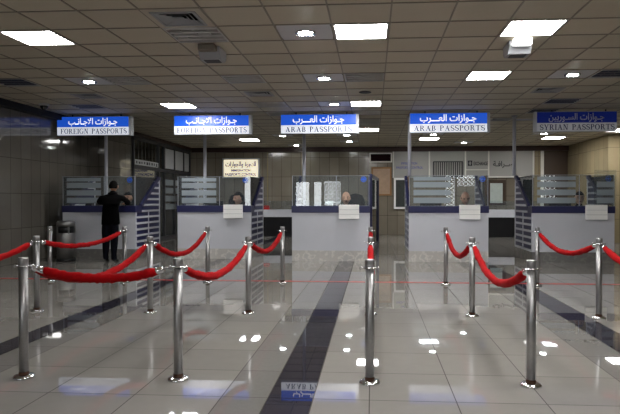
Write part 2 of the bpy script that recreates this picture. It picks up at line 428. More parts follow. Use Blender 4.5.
def lit_panel():
    t = thing('ceiling_light', (0, 0, CEIL), '', 'ceiling light', 'lit square ceiling panels')
    obj('frame', frame_ring(B(), TW, TH, .02, -.004, .06), 'frame', t)
    obj('diffuser', box(B(), -TW/2+.02, TW/2-.02, -TH/2+.02, TH/2-.02, .002, .02), 'panel', t)
    return t
pl = {(0, 0): 'large lit ceiling panel straight ahead, brightest at the top centre',
      (3, 0): 'large lit ceiling panel nearest on the right, before a small lit box unit',
      (3, 4): 'lit ceiling panel behind the nearest right one, above the fourth booth',
      (-6, 0): 'large lit ceiling panel nearest on the far left of the hall',
      (-6, 8): 'lit ceiling panel just above the second blue sign from the left',
      (0, 8): 'lit ceiling panel above the right end of the third blue sign',
      (3, 19): 'distant lit ceiling panel seen just below the fourth blue sign',
      (0, 15): 'distant lit ceiling panel seen right beside the third blue sign',
      (-6, 19): 'distant lit ceiling panel between the second and third blue signs',
      (9, 19): 'distant lit ceiling panel under the left of the syrian passports sign',
      (12, 20): 'warm distant lit ceiling panel by the right-hand pier',
      (11, 16): 'distant lit ceiling panel at the right edge, under the last sign'}
proto = None
for ij in LIT:
    lab = pl.get(ij, 'added lit ceiling panel overhead, out of view, brightening the booth fronts')
    if proto is None: o = proto = lit_panel()
    else: o = dup(proto, None)
    o.location = (*cxy(*ij), CEIL); o['label'] = lab
    if ij == (12, 20):
        for c in o.children:
            if c.name.startswith('diffuser'):
                c.data = c.data.copy(); c.data.materials[0] = M['panel_far']

def louvre_panel(dark=False):
    t = thing('louvre_light', (0, 0, CEIL), '', 'ceiling light', 'unlit louvred ceiling fixtures')
    obj('frame', frame_ring(B(), TW, TH, .015, -.003, .08), 'frame', t)
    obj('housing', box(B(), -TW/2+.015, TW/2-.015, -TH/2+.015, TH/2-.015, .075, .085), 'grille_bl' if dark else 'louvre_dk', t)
    b = B()
    for k in range(4):
        y = -TH/2+.015+(TH-.03)*(k+.5)/4
        prism(b, [(y-.045, .0), (y-.035, .07), (y+.01, .07), (y-.0, .0)], 'yz', -TW/2+.02, TW/2-.02)
    for k in range(1, 4):
        x = -TW/2+TW*k/4; box(b, x-.003, x+.003, -TH/2+.02, TH/2-.02, .01, .05)
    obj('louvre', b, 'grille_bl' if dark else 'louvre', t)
    return t
lp = louvre_panel(); ld = louvre_panel(True)
ul = {(-3, 0): 'unlit silver louvred ceiling fixture beside the square air diffuser',
      (-3, 4): 'unlit silver louvred ceiling fixture in the left middle of the ceiling',
      (0, 4): 'unlit silver louvred ceiling fixture behind the top centre lit panel',
      (-3, 8): 'unlit louvred ceiling fixture above left of the third blue sign',
      (-6, 4): 'unlit louvred ceiling fixture right of the left-hand round downlight',
      (0, 10): 'distant unlit louvred fixture directly behind a lit panel, nearest of three',
      (0, 12): 'distant unlit louvred fixture beside the third sign, middle of three',
      (0, 13): 'distant unlit louvred fixture beside the third sign, last of three',
      (-3, 10): 'unlit louvred fixture peeking over the left end of the third sign'}
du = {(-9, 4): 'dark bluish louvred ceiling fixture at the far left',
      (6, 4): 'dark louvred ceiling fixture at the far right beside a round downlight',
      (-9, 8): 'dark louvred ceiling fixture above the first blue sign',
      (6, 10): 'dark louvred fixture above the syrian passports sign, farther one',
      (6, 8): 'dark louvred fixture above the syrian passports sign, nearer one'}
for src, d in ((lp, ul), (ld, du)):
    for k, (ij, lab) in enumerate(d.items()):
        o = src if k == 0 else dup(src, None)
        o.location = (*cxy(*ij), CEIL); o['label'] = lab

def downlight():
    t = thing('downlight', (0, 0, CEIL), '', 'downlight', 'round downlights in white ceiling tiles')
    b = B(); n = 24; z = .006; R = .115; w, h = TW/2, TH/2
    inner = [b.verts.new((R*math.cos(2*math.pi*k/n), R*math.sin(2*math.pi*k/n), z)) for k in range(n)]
    outer = []
    for k in range(n):
        a = 2*math.pi*k/n; c, s = math.cos(a), math.sin(a); f = min(w/abs(c) if abs(c) > 1e-6 else 9, h/abs(s) if abs(s) > 1e-6 else 9)
        outer.append(b.verts.new((c*f, s*f, z)))
    for k in range(n): b.faces.new((inner[k], inner[(k+1) % n], outer[(k+1) % n], outer[k]))
    obj('metal_tile', b, 'tile_w', t)
    obj('rim', lathe(B(), [(.125, .004), (.125, -.012), (.1, -.012), (.1, .05)], cap=False), 'bright', t, True)
    obj('reflector', lathe(B(), [(.1, .03), (.055, .1), (.01, .1)]), 'bright', t, True)
    b = B(); box(b, -.085, .085, -.05, .05, -.022, .04, bev=.02)
    obj('lamp', b, 'bulb', t)
    for s in (-1, 1): obj('clip', box(B(), s*.092-.006, s*.092+.006, -.03, .03, -.024, .03), 'black', t)
    return t
dl = {(-1, 0): 'round downlight in a white tile left of the top centre panel',
      (-1, 4): 'round downlight in a white tile, middle one of the central line of downlights',
      (-1, 8): 'round downlight just above the middle of the third sign',
      (-7, 4): 'round downlight on the left side of the ceiling',
      (5, 4): 'round downlight on the right side of the ceiling, by a dark louvred fixture',
      (-4, 17): 'distant round downlight below the left end of the third sign',
      (3, 17): 'distant round downlight directly below the fourth sign',
      (8, 17): 'distant round downlight below the left end of the last sign',
      (-4, 22): 'small distant round downlight near the back wall, left of centre',
      (-1, 20): 'small distant round downlight behind the third sign',
      (5, 21): 'distant round downlight washing the exchange fascia panel',
      (-1, 17): 'distant round downlight below the middle of the third sign'}
pr = downlight()
for k, ij in enumerate(DOWN):
    o = pr if k == 0 else dup(pr, None)
    o.location = (*cxy(*ij), CEIL); o['label'] = dl[ij]

def diffuser():
    t = thing('air_diffuser', (0, 0, CEIL), '', 'air vent', 'square air diffusers')
    obj('frame', frame_ring(B(), TW, TH, .07, -.004, .02), 'ceil_plain', t)
    obj('rim', frame_ring(B(), TW-.14, TH-.14, .03, -.014, .02), 'grille', t)
    b = B()
    for k in range(4):
        s = .22-.05*k; z = .0
        for q in range(4):
            r = Matrix.Rotation(q*math.pi/2, 4, 'Z')
            vs = [b.verts.new(r @ Vector(p)) for p in ((-s, -s, z-.01), (s, -s, z-.01), (s-.045, -s+.045, z+.022), (-s+.045, -s+.045, z+.022))]
            b.faces.new(vs)
    obj('vanes', b, 'grille', t)
    obj('duct', box(B(), -TW/2+.03, TW/2-.03, -TH/2+.03, TH/2-.03, .07, .08), 'dark', t)
    return t
df = {(-3, -1): 'square grey air diffuser nearest overhead, left of centre',
      (-3, 6): 'square air diffuser behind the left middle louvred fixture',
      (-8, 6): 'square air diffuser in the left ceiling, above the first sign',
      (5, 6): 'air diffuser with a dark slot right of the fourth sign',
      (5, 12): 'far air diffuser above the last sign'}
pr = diffuser()
for k, ij in enumerate(DIFF):
    o = pr if k == 0 else dup(pr, None)
    o.location = (*cxy(*ij), CEIL); o['label'] = df[ij]

for (x, y, z, nm, lit) in ((*cxy(-3, 1), CEIL, 'grey box-shaped emergency light hanging under the ceiling, unlit, left of centre', 0),
                           (*cxy(3, 1), CEIL, 'box-shaped emergency light with its lens lit, below the right lit panel', 1)):
    t = thing('emergency_light', (x, y, z), nm, 'emergency light')
    obj('lamp_lens', box(B(), -.11, .11, -.27, -.14, -.075, 0, bev=.008), 'lens_dim' if lit else 'wall_plain', t)
    obj('housing', prism(B(), [(-.14, 0), (-.14, -.06), (-.06, -.15), (.16, -.15), (.22, -.09), (.22, 0)], 'yz', -.14, .14), 'grille', t)
    obj('grille', box(B(), -.1, .1, -.03, .13, -.157, -.148), 'louvre_dk', t)
x, y = cxy(0, 6)
o = obj('ceiling_speaker', lathe(B(), [(.02, -.004), (.10, -.012), (.115, -.006), (.115, 0)], cx=0, cy=0), 'louvre_dk', None, True)
o.location = (x, y, CEIL); tag(o, 'small round dark ceiling speaker behind the central louvred fixture', 'speaker')
for k, (x, y, l) in enumerate(((-6.85, 11.6, 'small dark dome camera under the ceiling by the left wall'),)):
    t = thing('dome_camera', (x, y, CEIL), l, 'camera')
    obj('base', lathe(B(), [(.10, 0), (.10, -.03), (.085, -.045)]), 'frame', t, True)
    obj('dome', lathe(B(), [(.08, -.045)]+[(.08*math.cos(a), -.045-.08*math.sin(a)) for a in (.3, .6, .9, 1.2, 1.5)]), 'dome', t, True)

# ------------------------------------------------------------ walls
struct('wall_left', box(B(), -7.7, -7.5, -3.3, 14.8, 0, CEIL), 'wall_l')
struct('wall_left_pier', box(B(), -7.7, -7.1, 14.802, 16.55, 0, CEIL), 'wall_l').name = 'wall_left_end'
struct('trim_1', box(B(), -7.5, -7.3, -3.0, 14.8, CEIL-.13, CEIL), 'dark')
struct('trim_2', box(B(), -7.1, -6.98, 14.8, 21.95, CEIL-.1, CEIL), 'trim')
struct('wall_back', box(B(), -12, 11, BACK, BACK+.2, 0, CEIL), 'wall_b')
struct('trim_3', box(B(), -7.0, 7.25, BACK-.12, BACK-.001, 3.17, CEIL), 'trim')
struct('wall_right_pier', box(B(), 7.25, 10.4, 18.3, BACK-.002, 0, CEIL), 'wall_r').name = 'wall_right_end'
struct('wall_right', box(B(), 10.0, 10.2, -3.3, 18.3, 0, CEIL), 'wall_plain')
struct('wall_front', box(B(), -7.5, 10.0, -3.2, -3.0, 0, CEIL), 'wall_plain')
struct('wall_left_room', box(B(), -10.2, -10, 14.6, 22, 0, CEIL), 'wall_plain').name = 'wall_office'
struct('wall_office', box(B(), -10, -7.7, 14.6, 14.8, 0, CEIL), 'wall_plain')
# windows behind the viewer: bright openings behind a pierced screen
def back_window(n, x0, x1, z0, z1, lattice=True):
    o = struct('window_%d' % n, box(B(), x0, x1, -3.0, -2.98, z0, z1), 'daylight')
    b = B(); box(b, x0-.06, x0, -3, -2.93, z0-.06, z1+.06); box(b, x1, x1+.06, -3, -2.93, z0-.06, z1+.06)
    box(b, x0, x1, -3, -2.93, z0-.06, z0); box(b, x0, x1, -3, -2.93, z1, z1+.06)
    if lattice:
        st = .2; x = x0
        while x < x1:
            z = z0
            while z < z1:
                xc, zc = x+st/2, z+st/2
                disc_y(b, xc, zc, .07, -2.97, -2.95, 8, 0, .045)
                for dx, dz in ((1, 1), (1, -1)):
                    obox(b, (xc-dx*.1, -2.96, zc-dz*.1), (xc+dx*.1, -2.96, zc+dz*.1), .03, .02, Vector((0, 1, 0)))
                z += st
            x += st
    obj('window_frame', b, 'dark', o)
    return o
back_window(1, -2.35, -1.55, 1.0, 2.25)
back_window(2, -3.75, -3.1, .9, 2.2, False)
back_window(3, -2.85, -2.5, .9, 2.2, False)
back_window(4, -6.45, -6.0, .9, 2.6, False)
back_window(5, 3.5, 3.95, .9, 2.5)
back_window(6, 3.97, 4.9, 2.0, 2.5)
back_window(7, 8.0, 8.7, 1.2, 2.5)

# left glazed office front
t = thing('glazed_partition', (-7.1, 16.6, 0), 'glazed dark-framed office front past the end of the left wall', 'partition')
b = B()
for y in (.03, 2.05, 2.55, 3.55, 4.55, 5.28): box(b, -.05, .05, y-.04, y+.04, 0, 3.24)
box(b, -.05, .05, 0, 5.3, 2.28, 2.38); box(b, -.05, .05, 0, 5.3, 3.14, 3.24); box(b, -.05, .05, 0, 5.3, 0, .1)
obj('frame', b, 'louvre_dk', t)
b = B()
for k in range(7): box(b, .0, .02, .1+k*.28, .13+k*.28, 2.38, 3.14)
obj('slats', b, 'wall_l', t)
obj('lettered_band', box(B(), -.01, .03, .1, 2.0, 2.4, 2.56), 'blind', t)
o = obj('letter_marks', B(), 'txt_dark', t)
b = B(); random.seed(3)
for k in range(9): box(b, .03, .035, .2+k*.2, .2+k*.2+random.uniform(.07, .15), 2.42+random.uniform(0, .03), 2.5+random.uniform(0, .03))
bpy.data.objects.remove(o); obj('letter_marks', b, 'txt_dark', t)
obj('blind', box(B(), -.02, .02, 2.6, 5.2, 2.42, 3.1), 'blind', t)
b = B()
for y0, y1 in ((.07, 2.01), (2.09, 2.51), (2.59, 3.51), (3.59, 4.51), (4.59, 5.24)): box(b, -.006, .006, y0, y1, .1, 2.28)
obj('glass_pane', b, 'glass2', t)
b = B()
for y0, y1 in ((2.62, 3.48), (3.62, 4.48)):
    for k in range(4): box(b, .01, .014, y0, y1, 1.0+k*.28, 1.2+k*.28)
obj('frosted_band', b, 'frost', t)
b = B()
for y in (3.4, 3.7): box(b, .05, .09, y-.015, y+.015, .9, 1.5)
obj('door_handle', b, 'bright', t)
# inside: three small lamps seen through the upper grille
t = thing('office_lamp', (-8.6, 17.6, 2.98), 'row of three small bright lamps inside the office behind the grille', 'lamp')
b = B(); box(b, -.04, .04, -.5, .5, 0, .37); obj('lamp_bracket', b, 'dark', t)
b = B()
for k in range(3): lathe(b, [(.035, -.03), (.05, 0)], n=12, cy=-.3+.3*k)
obj('bulb', b, 'bulb', t)

# back wall fittings
def fascia(x0, x1, z0, z1, label):
    t = thing('fascia_panel', ((x0+x1)/2, BACK, z0), label, 'wall panel', 'grey fascia panels on the back wall')
    w = (x1-x0)/2; h = z1-z0
    obj('panel', box(B(), -w, w, -.1, -.002, 0, h), 'fascia', t)
    b = B(); box(b, w-.05, w, -.14, -.1, 0, h); obj('mullion', b, 'fascia_bar', t)
    return t, w, h
f1, w, h = fascia(.76, 2.16, 2.17, 3.16, 'grey fascia panel with two lines of blue words above the third gap')
font_text('IMMIGRATION', -.38, .22, .5, .59, -.1, 'txt_blue', f1, 'lettering')
font_text('PASSPORTS CONTROL', -.56, .44, .34, .43, -.1, 'txt_blue', f1, 'lettering')
obj('side_strip', box(B(), -w, -w+.05, -.14, -.1, 0, h), 'fascia_bar', f1)
f2, w, h = fascia(2.16, 3.5, 2.17, 3.16, 'grey fascia panel holding a dark slatted grille')
b = B(); box(b, -.56, .56, -.13, -.1, .02, .62, 0, .03)
obj('grille', b, 'louvre_dk', f2)
b = B()
for k in range(13): box(b, -.5+k*.08, -.47+k*.08, -.14, -.13, .06, .58)
obj('grille_bar', b, 'fascia', f2)
f3, w, h = fascia(3.5, 4.36, 2.17, 3.16, 'grey fascia panel with a dark square logo and the word EXCHANGE')
obj('divider', box(B(), -w, w, -.12, -.1, .28, .31), 'fascia_bar', f3)
b = B(); box(b, -.36, -.2, -.105, -.1, .44, .64); obj('logo', b, 'txt_dark', f3)
b = B(); box(b, -.33, -.23, -.108, -.105, .53, .56); box(b, -.3, -.26, -.108, -.105, .47, .61); obj('logo_mark', b, 'fascia', f3)
font_text('EXCHANGE', -.15, .38, .46, .6, -.1, 'txt_dark', f3, 'lettering', bold=.03)
f4, w, h = fascia(4.36, 6.0, 2.17, 3.16, 'grey fascia panel with large black arabic lettering for exchange')
font_text(AR_EXCH, -.68, .1, .36, .62, -.1, 'txt_dark', f4, 'arabic_lettering', bold=.02)
obj('bottom_rail', box(B(), -w, w, -.14, -.1, 0, .05), 'fascia_bar', f4)
b = B(); box(b, 6.0, 6.25, BACK-.06, BACK-.001, 0, 3.16); struct('trim_4', b, 'wall_r')
struct('trim_5', box(B(), 6.25, 6.36, BACK-.1, BACK-.001, 0, 3.16), 'fascia_bar')
struct('trim_6', box(B(), 6.36, 7.24, BACK-.04, BACK-.001, 0, 3.16), 'brown')
struct('trim_7', box(B(), -4.06, -4.02, BACK-.03, BACK-.001, 0, 3.17), 'wall_r')

t = thing('lit_sign', (-5.06, BACK-.01, 2.18), 'cream backlit immigration and passports control sign on the back wall', 'sign')
obj('case', box(B(), -.72, .72, -.14, 0, 0, .76), 'sgn_case', t)
obj('face', box(B(), -.66, .66, -.15, -.14, .04, .7), 'box_yellow', t)
font_text(AR_IMM, -.6, .6, .38, .64, -.15, 'txt_blue', t, 'arabic_lettering', bold=.035)
font_text('IMMIGRATION', -.38, .38, .24, .34, -.15, 'txt_blue', t, 'lettering', bold=.03)
font_text('PASSPORTS CONTROL', -.61, .61, .08, .19, -.15, 'txt_blue', t, 'lettering', bold=.03)

t = thing('led_board', (.31, BACK-.01, 2.76), 'dark red electronic display board with white frame on the back wall', 'display')
b = B(); box(b, -.43, .43, -.1, 0, 0, .36); obj('case', b, 'fascia_bar', t)
obj('screen', box(B(), -.38, .38, -.105, -.1, .045, .315), 'led', t)
t = thing('notice_board', (.34, BACK-.01, 1.5), 'brown wood framed notice board hanging on the stone wall', 'notice board')
b = B(); box(b, -.38, .38, -.05, 0, 0, 1.08); obj('frame', b, 'wood', t)
obj('paper', box(B(), -.32, .32, -.055, -.05, .06, 1.02), 'notice', t)
t = thing('poster_case', (1.05, BACK-.01, .99), 'white framed glass case with a dark poster between the third and fourth booths', 'poster')
b = B(); box(b, -.24, .24, -.09, 0, 0, 1.18); obj('frame', b, 'white', t)
obj('poster', box(B(), -.17, .17, -.095, -.09, .08, 1.1), 'poster', t)
t = thing('poster_case', (4.62, BACK-.01, 1.14), 'pale poster in a brown frame between the fourth and fifth booths', 'poster')
b = B(); box(b, -.36, .36, -.06, 0, 0, .94); obj('frame', b, 'brown', t)
obj('poster', box(B(), -.22, .24, -.07, -.06, .08, .82), 'poster_w', t)
for x0, x1, l in ((-5.0, -.1, 'long dark desk with grey ledge against the back wall, left of the third booth'),
                  (3.95, 7.1, 'long dark desk with pale ledge against the back wall, right of the fourth booth')):
    t = thing('wall_desk', ((x0+x1)/2, 20.9, 0), l, 'desk')
    w = (x1-x0)/2
    obj('front', box(B(), -w, w, 0, .6, 0, .71), 'navy_side' if 0 else 'black', t)
    obj('ledge', box(B(), -w-.02, w+.02, -.05, .65, .71, .98), 'laminate', t)
    obj('glass_screen', box(B(), -w, w, .3, .312, .98, 1.3), 'glass', t)
t = thing('telephone', (-3.9, 20.98, .98), 'small unidentified red object, modelled as a telephone, on the back wall desk beside the second booth', 'telephone')  # unidentified red object, given a telephone's shape
b = B(); prism(b, [(-.08, 0), (.1, 0), (.1, .1), (-.08, .05)], 'yz', -.1, .1); obj('base', b, 'red', t)
b = B(); tube(b, [(-.1, -.0, .1), (-.05, 0, .13), (.05, 0, .13), (.1, 0, .1)], [.032, .02, .02, .032]); obj('handset', b, 'red', t, True)

# ------------------------------------------------------------ booths
def booth():
    t = thing('passport_booth', (0, 0, 0), '', 'booth', 'row of passport control booths')
    W = .85; D = 1.5
    b = B(); box(b, -W, W, 0, .03, 0, .23); box(b, -W, -W+.03, .03, D, 0, .23); box(b, W-.03, W, .03, D, 0, .23)
    obj('plinth', b, 'marble', t)
    obj('front_panel', box(B(), -W, W, 0, .03, .23, 1.06), 'laminate', t)
    b = B(); box(b, -W-.01, W+.01, -.02, .34, 1.06, 1.21, 0, .006)
    obj('counter_top', b, 'navy', t)
    obj('work_surface', box(B(), -W+.05, W-.05, .34, .66, .77, .80), 'alu', t)
    for s in (-1, 1):
        xo = s*W; xi = s*(W-.03)
        # frame with slats (white-grey), boards (navy) and sloping rail (navy)
        b = B()
        lo, hi = (min(xo, xi), max(xo, xi))
        box(b, lo, hi, .03, .07, .23, 1.06); box(b, lo, hi, D-.05, D, .23, 1.9)
        box(b, lo, hi, .74, .79, .23, 1.06)
        for k in range(7):
            z = .23+k*.138; box(b, lo, hi, .07, D-.05, z, z+.048)
        for k in range(1, 6):
            z = 1.06+k*.138
            y0 = .42+(z-1.21)/(1.9-1.21)*(D-.12-.42) if z > 1.21 else .36
            if y0 < D-.08: box(b, lo, hi, y0, D-.05, z, z+.048)
        side = obj('side_panel', b, 'laminate', t)
        a0, a1 = (xo-s*.022, xo-s*.01); lo, hi = min(a0, a1), max(a0, a1)
        b = B(); prism(b, [(.05, .25), (D-.03, .25), (D-.03, 1.88), (.40, 1.2), (.40, 1.06), (.05, 1.06)], 'yz', lo, hi)
        obj('board', b, 'navy_side', side)
        b = B(); obox(b, (s*(W-.015), .33, 1.2), (s*(W-.015), D-.1, 1.88), .06, .09); obox(b, (s*(W-.015), D-.13, 1.87), (s*(W-.015), D+.02, 1.87), .06, .08)
        obj('sloping_rail', b, 'navy', side)
        # side glass between the counter and the rail
        b = B(); prism(b, [(.02, 1.21), (.34, 1.25), (1.3, 1.87), (.02, 1.87)], 'yz', s*(W-.02)-.004, s*(W-.02)+.004)
        obj('side_glass', b, 'glass', t)
    b = B(); box(b, -W+.02, .12, .0, .008, 1.21, 1.87); g1 = obj('glass_pane', b, 'glass', t)
    b = B(); box(b, .13, W-.02, .0, .008, 1.21, 1.87); g2 = obj('glass_pane', b, 'glass', t)
    b = B()
    for z0 in (1.27, 1.44, 1.61, 1.76): box(b, -W+.1, .05, -.003, -.0005, z0, z0+(.12 if z0 < 1.7 else .08))
    obj('frosted_band', b, 'frost', g1)
    b = B()
    for x in (-W+.012, .125, W-.012): box(b, x-.005, x+.005, -.006, .014, 1.21, 1.87)
    box(b, -W, W, -.002, .01, 1.866, 1.873)
    obj('glass_frame', b, 'alu', t)
    b = B(); disc_y(b, W-.13, 1.79, .06, -.004, -.001, 20, 0, .045); disc_y(b, W-.13, 1.79, .028, -.004, -.001, 8)
    box(b, W-.175, W-.085, -.004, -.001, 1.784, 1.796); obj('emblem', b, 'emblem', g2)
    return t
BO = [(-6.17, 12.6), (-3.6, 12.88), (-.915, 12.55), (1.635, 12.55), (4.24, 12.5), (6.87, 12.5)]
BL = ['leftmost grey passport booth, where a man in black stands',
      'second grey booth from the left, below the cream backlit sign',
      'middle grey passport booth with bright window reflections, third from the left',
      'fourth grey booth from the left, below the right-hand arab passports sign',
      'fifth grey booth, with navy slatted side, below the syrian passports sign',
      'booth cut off by the right edge, only its navy slatted side showing']
bp = booth(); booths = [bp]
for k in range(1, 6): booths.append(dup(bp, None))
for o, (x, y), l in zip(booths, BO, BL): o.location = (x, y, 0); o['label'] = l
for c in booths[2].children:            # no bands on the glass of the middle booth
    for g in list(c.children):
        if g.name.startswith('frosted_band'): bpy.data.objects.remove(g)
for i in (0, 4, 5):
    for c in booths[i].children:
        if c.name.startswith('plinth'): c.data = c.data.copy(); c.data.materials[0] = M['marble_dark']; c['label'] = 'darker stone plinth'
# fifth booth carries an extra taller screen with bands on its right
W = .85
b = B(); box(b, .42, W+.02, -.03, -.022, 1.215, 1.97); e = obj('tall_screen', b, 'glass', booths[4])
b = B()
for z0 in (1.27, 1.44, 1.61): box(b, .47, W-.03, -.034, -.031, z0, z0+.12)
obj('frosted_band', b, 'frost', e)

# white document boxes hung on the counters
def dbox():
    t = thing('document_box', (0, 0, 0), '', 'document box', 'white boxes hung on the booth counters')
    b = B(); box(b, -.22, .22, -.05, 0, 0, .31, 0, .006); obj('body', b, 'white', t)
    b = B()
    for z in (.1, .2): box(b, -.215, .215, -.053, -.049, z, z+.005)
    obj('fold_line', b, 'grille', t)
    b = B()
    for x in (-.14, .14): box(b, x-.012, x+.012, -.04, .06, .308, .316)
    obj('hook', b, 'alu', t)
    return t
dp = dbox()
for k, (x, i, l) in enumerate(((-3.15, 1, 'white document box hung on the second booth, before the man in profile'),
                               (-.51, 2, 'white document box hung on the middle booth, under the bald man'),
                               (2.08, 3, 'white document box hung on the fourth booth'),
                               (4.70, 4, 'white document box hung on the fifth booth, before the man in a suit'))):
    o = dp if k == 0 else dup(dp, None)
    o.location = (x, BO[i][1]-.022, .925); o['label'] = l

# monitors and small desk items
def monitor():
    t = thing('monitor', (0, 0, 0), '', 'monitor', 'dark monitors on the booth desks')
    obj('stand', lathe(B(), [(.1, 0), (.1, .012), (.02, .02), (.02, .28)], n=16), 'black', t, True)
    b = B(); box(b, -.24, .24, -.02, .02, .24, .51, 0, .008); obj('screen', b, 'black', t)
    return t
mp = monitor()
for k, (x, i, l) in enumerate(((-3.75, 1, 'low dark monitor behind the frosted glass of the second booth'),
                               (1.3, 3, 'low dark monitor at the left of the fourth booth'),
                               (4.1, 4, 'low dark monitor in the fifth booth, left of the suited man'))):
    o = mp if k == 0 else dup(mp, None)
    o.location = (x, BO[i][1]+.45, .80); o['label'] = l
t = thing('desk_phone', (-6.45, 12.72, 1.21), 'small dark desk phone on the first booth counter, left of the standing man', 'telephone')
b = B(); prism(b, [(-.06, 0), (.08, 0), (.08, .08), (-.06, .03)], 'yz', -.07, .07); obj('base', b, 'black', t)
b = B(); tube(b, [(-.06, .03, .07), (-.04, .03, .1), (.04, .03, .1), (.06, .03, .07)], [.022, .014, .014, .022]); obj('handset', b, 'black', t, True)

# poles from floor to ceiling at the back left of each booth
def pole(z0=0):
    t = thing('cable_pole', (0, 0, 0), '', 'pole', 'grey poles reaching the ceiling by the booths')
    obj('tube', lathe(B(), [(.042, z0), (.042, CEIL-.001)], n=20), 'pole', t, True)
    obj('collar', lathe(B(), [(.075, CEIL-.03), (.075, CEIL-.001)], n=20), 'alu', t, True)
    obj('foot_plate', lathe(B(), [(.07, z0), (.07, z0+.01)], n=20), 'alu', t, True)
    return t
pp = pole(); pq = pole(1.915); names = ['first (leftmost)', 'second', 'third', 'fourth', 'fifth']
for k, x in enumerate((-6.9, -4.29, -1.73, .89, 3.37)):
    o = (pp, dup, dup, pq, dup)[k]
    if o is dup: o = dup(pp if k < 3 else pq, None)
    o.location = (x, 14.5 if k < 3 else 14.0, 0); o['label'] = ('grey floor-to-ceiling pole rising behind the %s passport booth' if k < 3 else 'grey pole from the back corner of the %s passport booth to the ceiling') % names[k]
# tie arm of the last pole
obj('arm', box(B(), 0, .9, -.02, .02, CEIL-.12, CEIL-.08), 'pole', [c for c in COL.objects if c.name.startswith('cable_pole') and abs(c.location.x-3.37) < .01][0])

# glass partition with navy frame behind the third booth
t = thing('glass_partition', (-.05, 14.25, 0), 'tall navy framed glass door leaf standing open behind the middle booth', 'partition')
p0, p1 = Vector((0, 0, 0)), Vector((.2, 2.9, 0))
b = B()
for p in (p0, p1): box(b, p.x-.045, p.x+.045, p.y-.03, p.y+.03, 0, 1.98)
obox(b, (p0.x, p0.y, 1.95), (p1.x, p1.y, 1.95), .06, .07); obox(b, (p0.x, p0.y, .06), (p1.x, p1.y, .06), .06, .12)
obj('frame', b, 'navy', t)
b = B(); obox(b, (p0.x, p0.y, 1.0), (p1.x, p1.y, 1.0), .01, 1.8); obj('glass', b, 'glass', t)

# ------------------------------------------------------------ hanging signs
def sign(x0, x1, label, ar, en, lit, arx, k):
    yy = 13.1; xc = (x0+x1)/2; w = (x1-x0)/2; H = .435
    t = thing('hanging_sign', (xc, yy, 2.86), label, 'sign', 'blue and white hanging passport signs')
    sfx = '' if lit else '_off'
    obj('case', box(B(), -w, w, 0, .12, 0, H), 'sgn_case', t)
    obj('blue_panel', box(B(), -w+.005, w-.005, -.008, 0, .19, H-.005), 'sgn_blue'+sfx, t)
    obj('white_panel', box(B(), -w+.005, w-.005, -.008, 0, .005, .19), 'sgn_white'+sfx, t)
    b = B(); box(b, w-.005 if k < 4 else -w-.05, w+.06 if k < 4 else -w+.005, -.012, .125, -.005, H+.005); obj('end_cap', b, 'sgn_case', t)
    font_text(ar, -w+arx[0]*2*w, -w+arx[1]*2*w, .205, .405, -.008, 'sgn_arab'+sfx, t, 'arabic_lettering', .003, .018)
    obj('lettering', serif_text(en, -w+arx[2]*2*w, -w+arx[3]*2*w, .035, .155, -.008), 'sgn_text', t)
    for s in (-.6, .75): obj('hanger', box(B(), s*w-.012, s*w+.012, .05, .074, H, CEIL-2.86-.001), 'black', t)
SG = [(-7.42, -5.68, 'leftmost hanging sign, lit blue and white, FOREIGN PASSPORTS', AR_FOREIGN, 'FOREIGN PASSPORTS', 1, (.16, .84, .05, .97)),
      (-4.6, -2.84, 'second hanging sign from the left, FOREIGN PASSPORTS, above the second booth', AR_FOREIGN, 'FOREIGN PASSPORTS', 1, (.16, .84, .04, .97)),
      (-2.1, -.37, 'lit hanging ARAB PASSPORTS sign at the centre, third from the left', AR_ARAB, 'ARAB PASSPORTS', 1, (.16, .84, .06, .94)),
      (.84, 2.56, 'lit hanging ARAB PASSPORTS sign right of centre, above the fourth booth', AR_ARAB, 'ARAB PASSPORTS', 1, (.13, .86, .05, .97)),
      (3.64, 5.37, 'unlit hanging SYRIAN PASSPORTS sign at the right', AR_SYRIAN, 'SYRIAN PASSPORTS', 0, (.15, .84, .04, .97))]
for k, a in enumerate(SG): sign(*a, k)

# ------------------------------------------------------------ stanchions
PH = .912
def stanchion():
    t = thing('stanchion', (0, 0, 0), '', 'stanchion', 'steel rope stanchions')
    obj('base_plate', lathe(B(), [(.076, 0), (.076, .01), (.07, .02), (.045, .026), (.034, .028)], n=28), 'bright', t, True)
    obj('rust_ring', lathe(B(), [(.0345, .026), (.0355, .03), (.0345, .05)], n=24, cap=False), 'rust', t, True)
    obj('post', lathe(B(), [(.033, .0), (.033, PH-.06)], n=28), 'chrome', t, True)
    obj('cap', lathe(B(), [(.033, PH-.06), (.036, PH-.058), (.036, PH-.004), (.033, PH), (.001, PH+.001)], n=28), 'chrome', t, True)
    b = B(); lathe(b, [(.034, PH-.068), (.052, PH-.066), (.052, PH-.06), (.034, PH-.058)], n=28, cap=False)
    for a in range(4):
        c, s = math.cos(a*math.pi/2), math.sin(a*math.pi/2)
        tube(b, [(c*.05, s*.05, PH-.063), (c*.066, s*.066, PH-.055), (c*.074, s*.074, PH-.067), (c*.066, s*.066, PH-.08)], .003, 6)
    obj('hook_collar', b, 'bright', t, True)
    return t
XP = {'a': -4.04, 'b': -2.66, 'c': -1.455, 'd': -.02, 'e': 1.15, 'f': 2.575}
R1, R2, R3 = 4.22, 6.7, 9.2
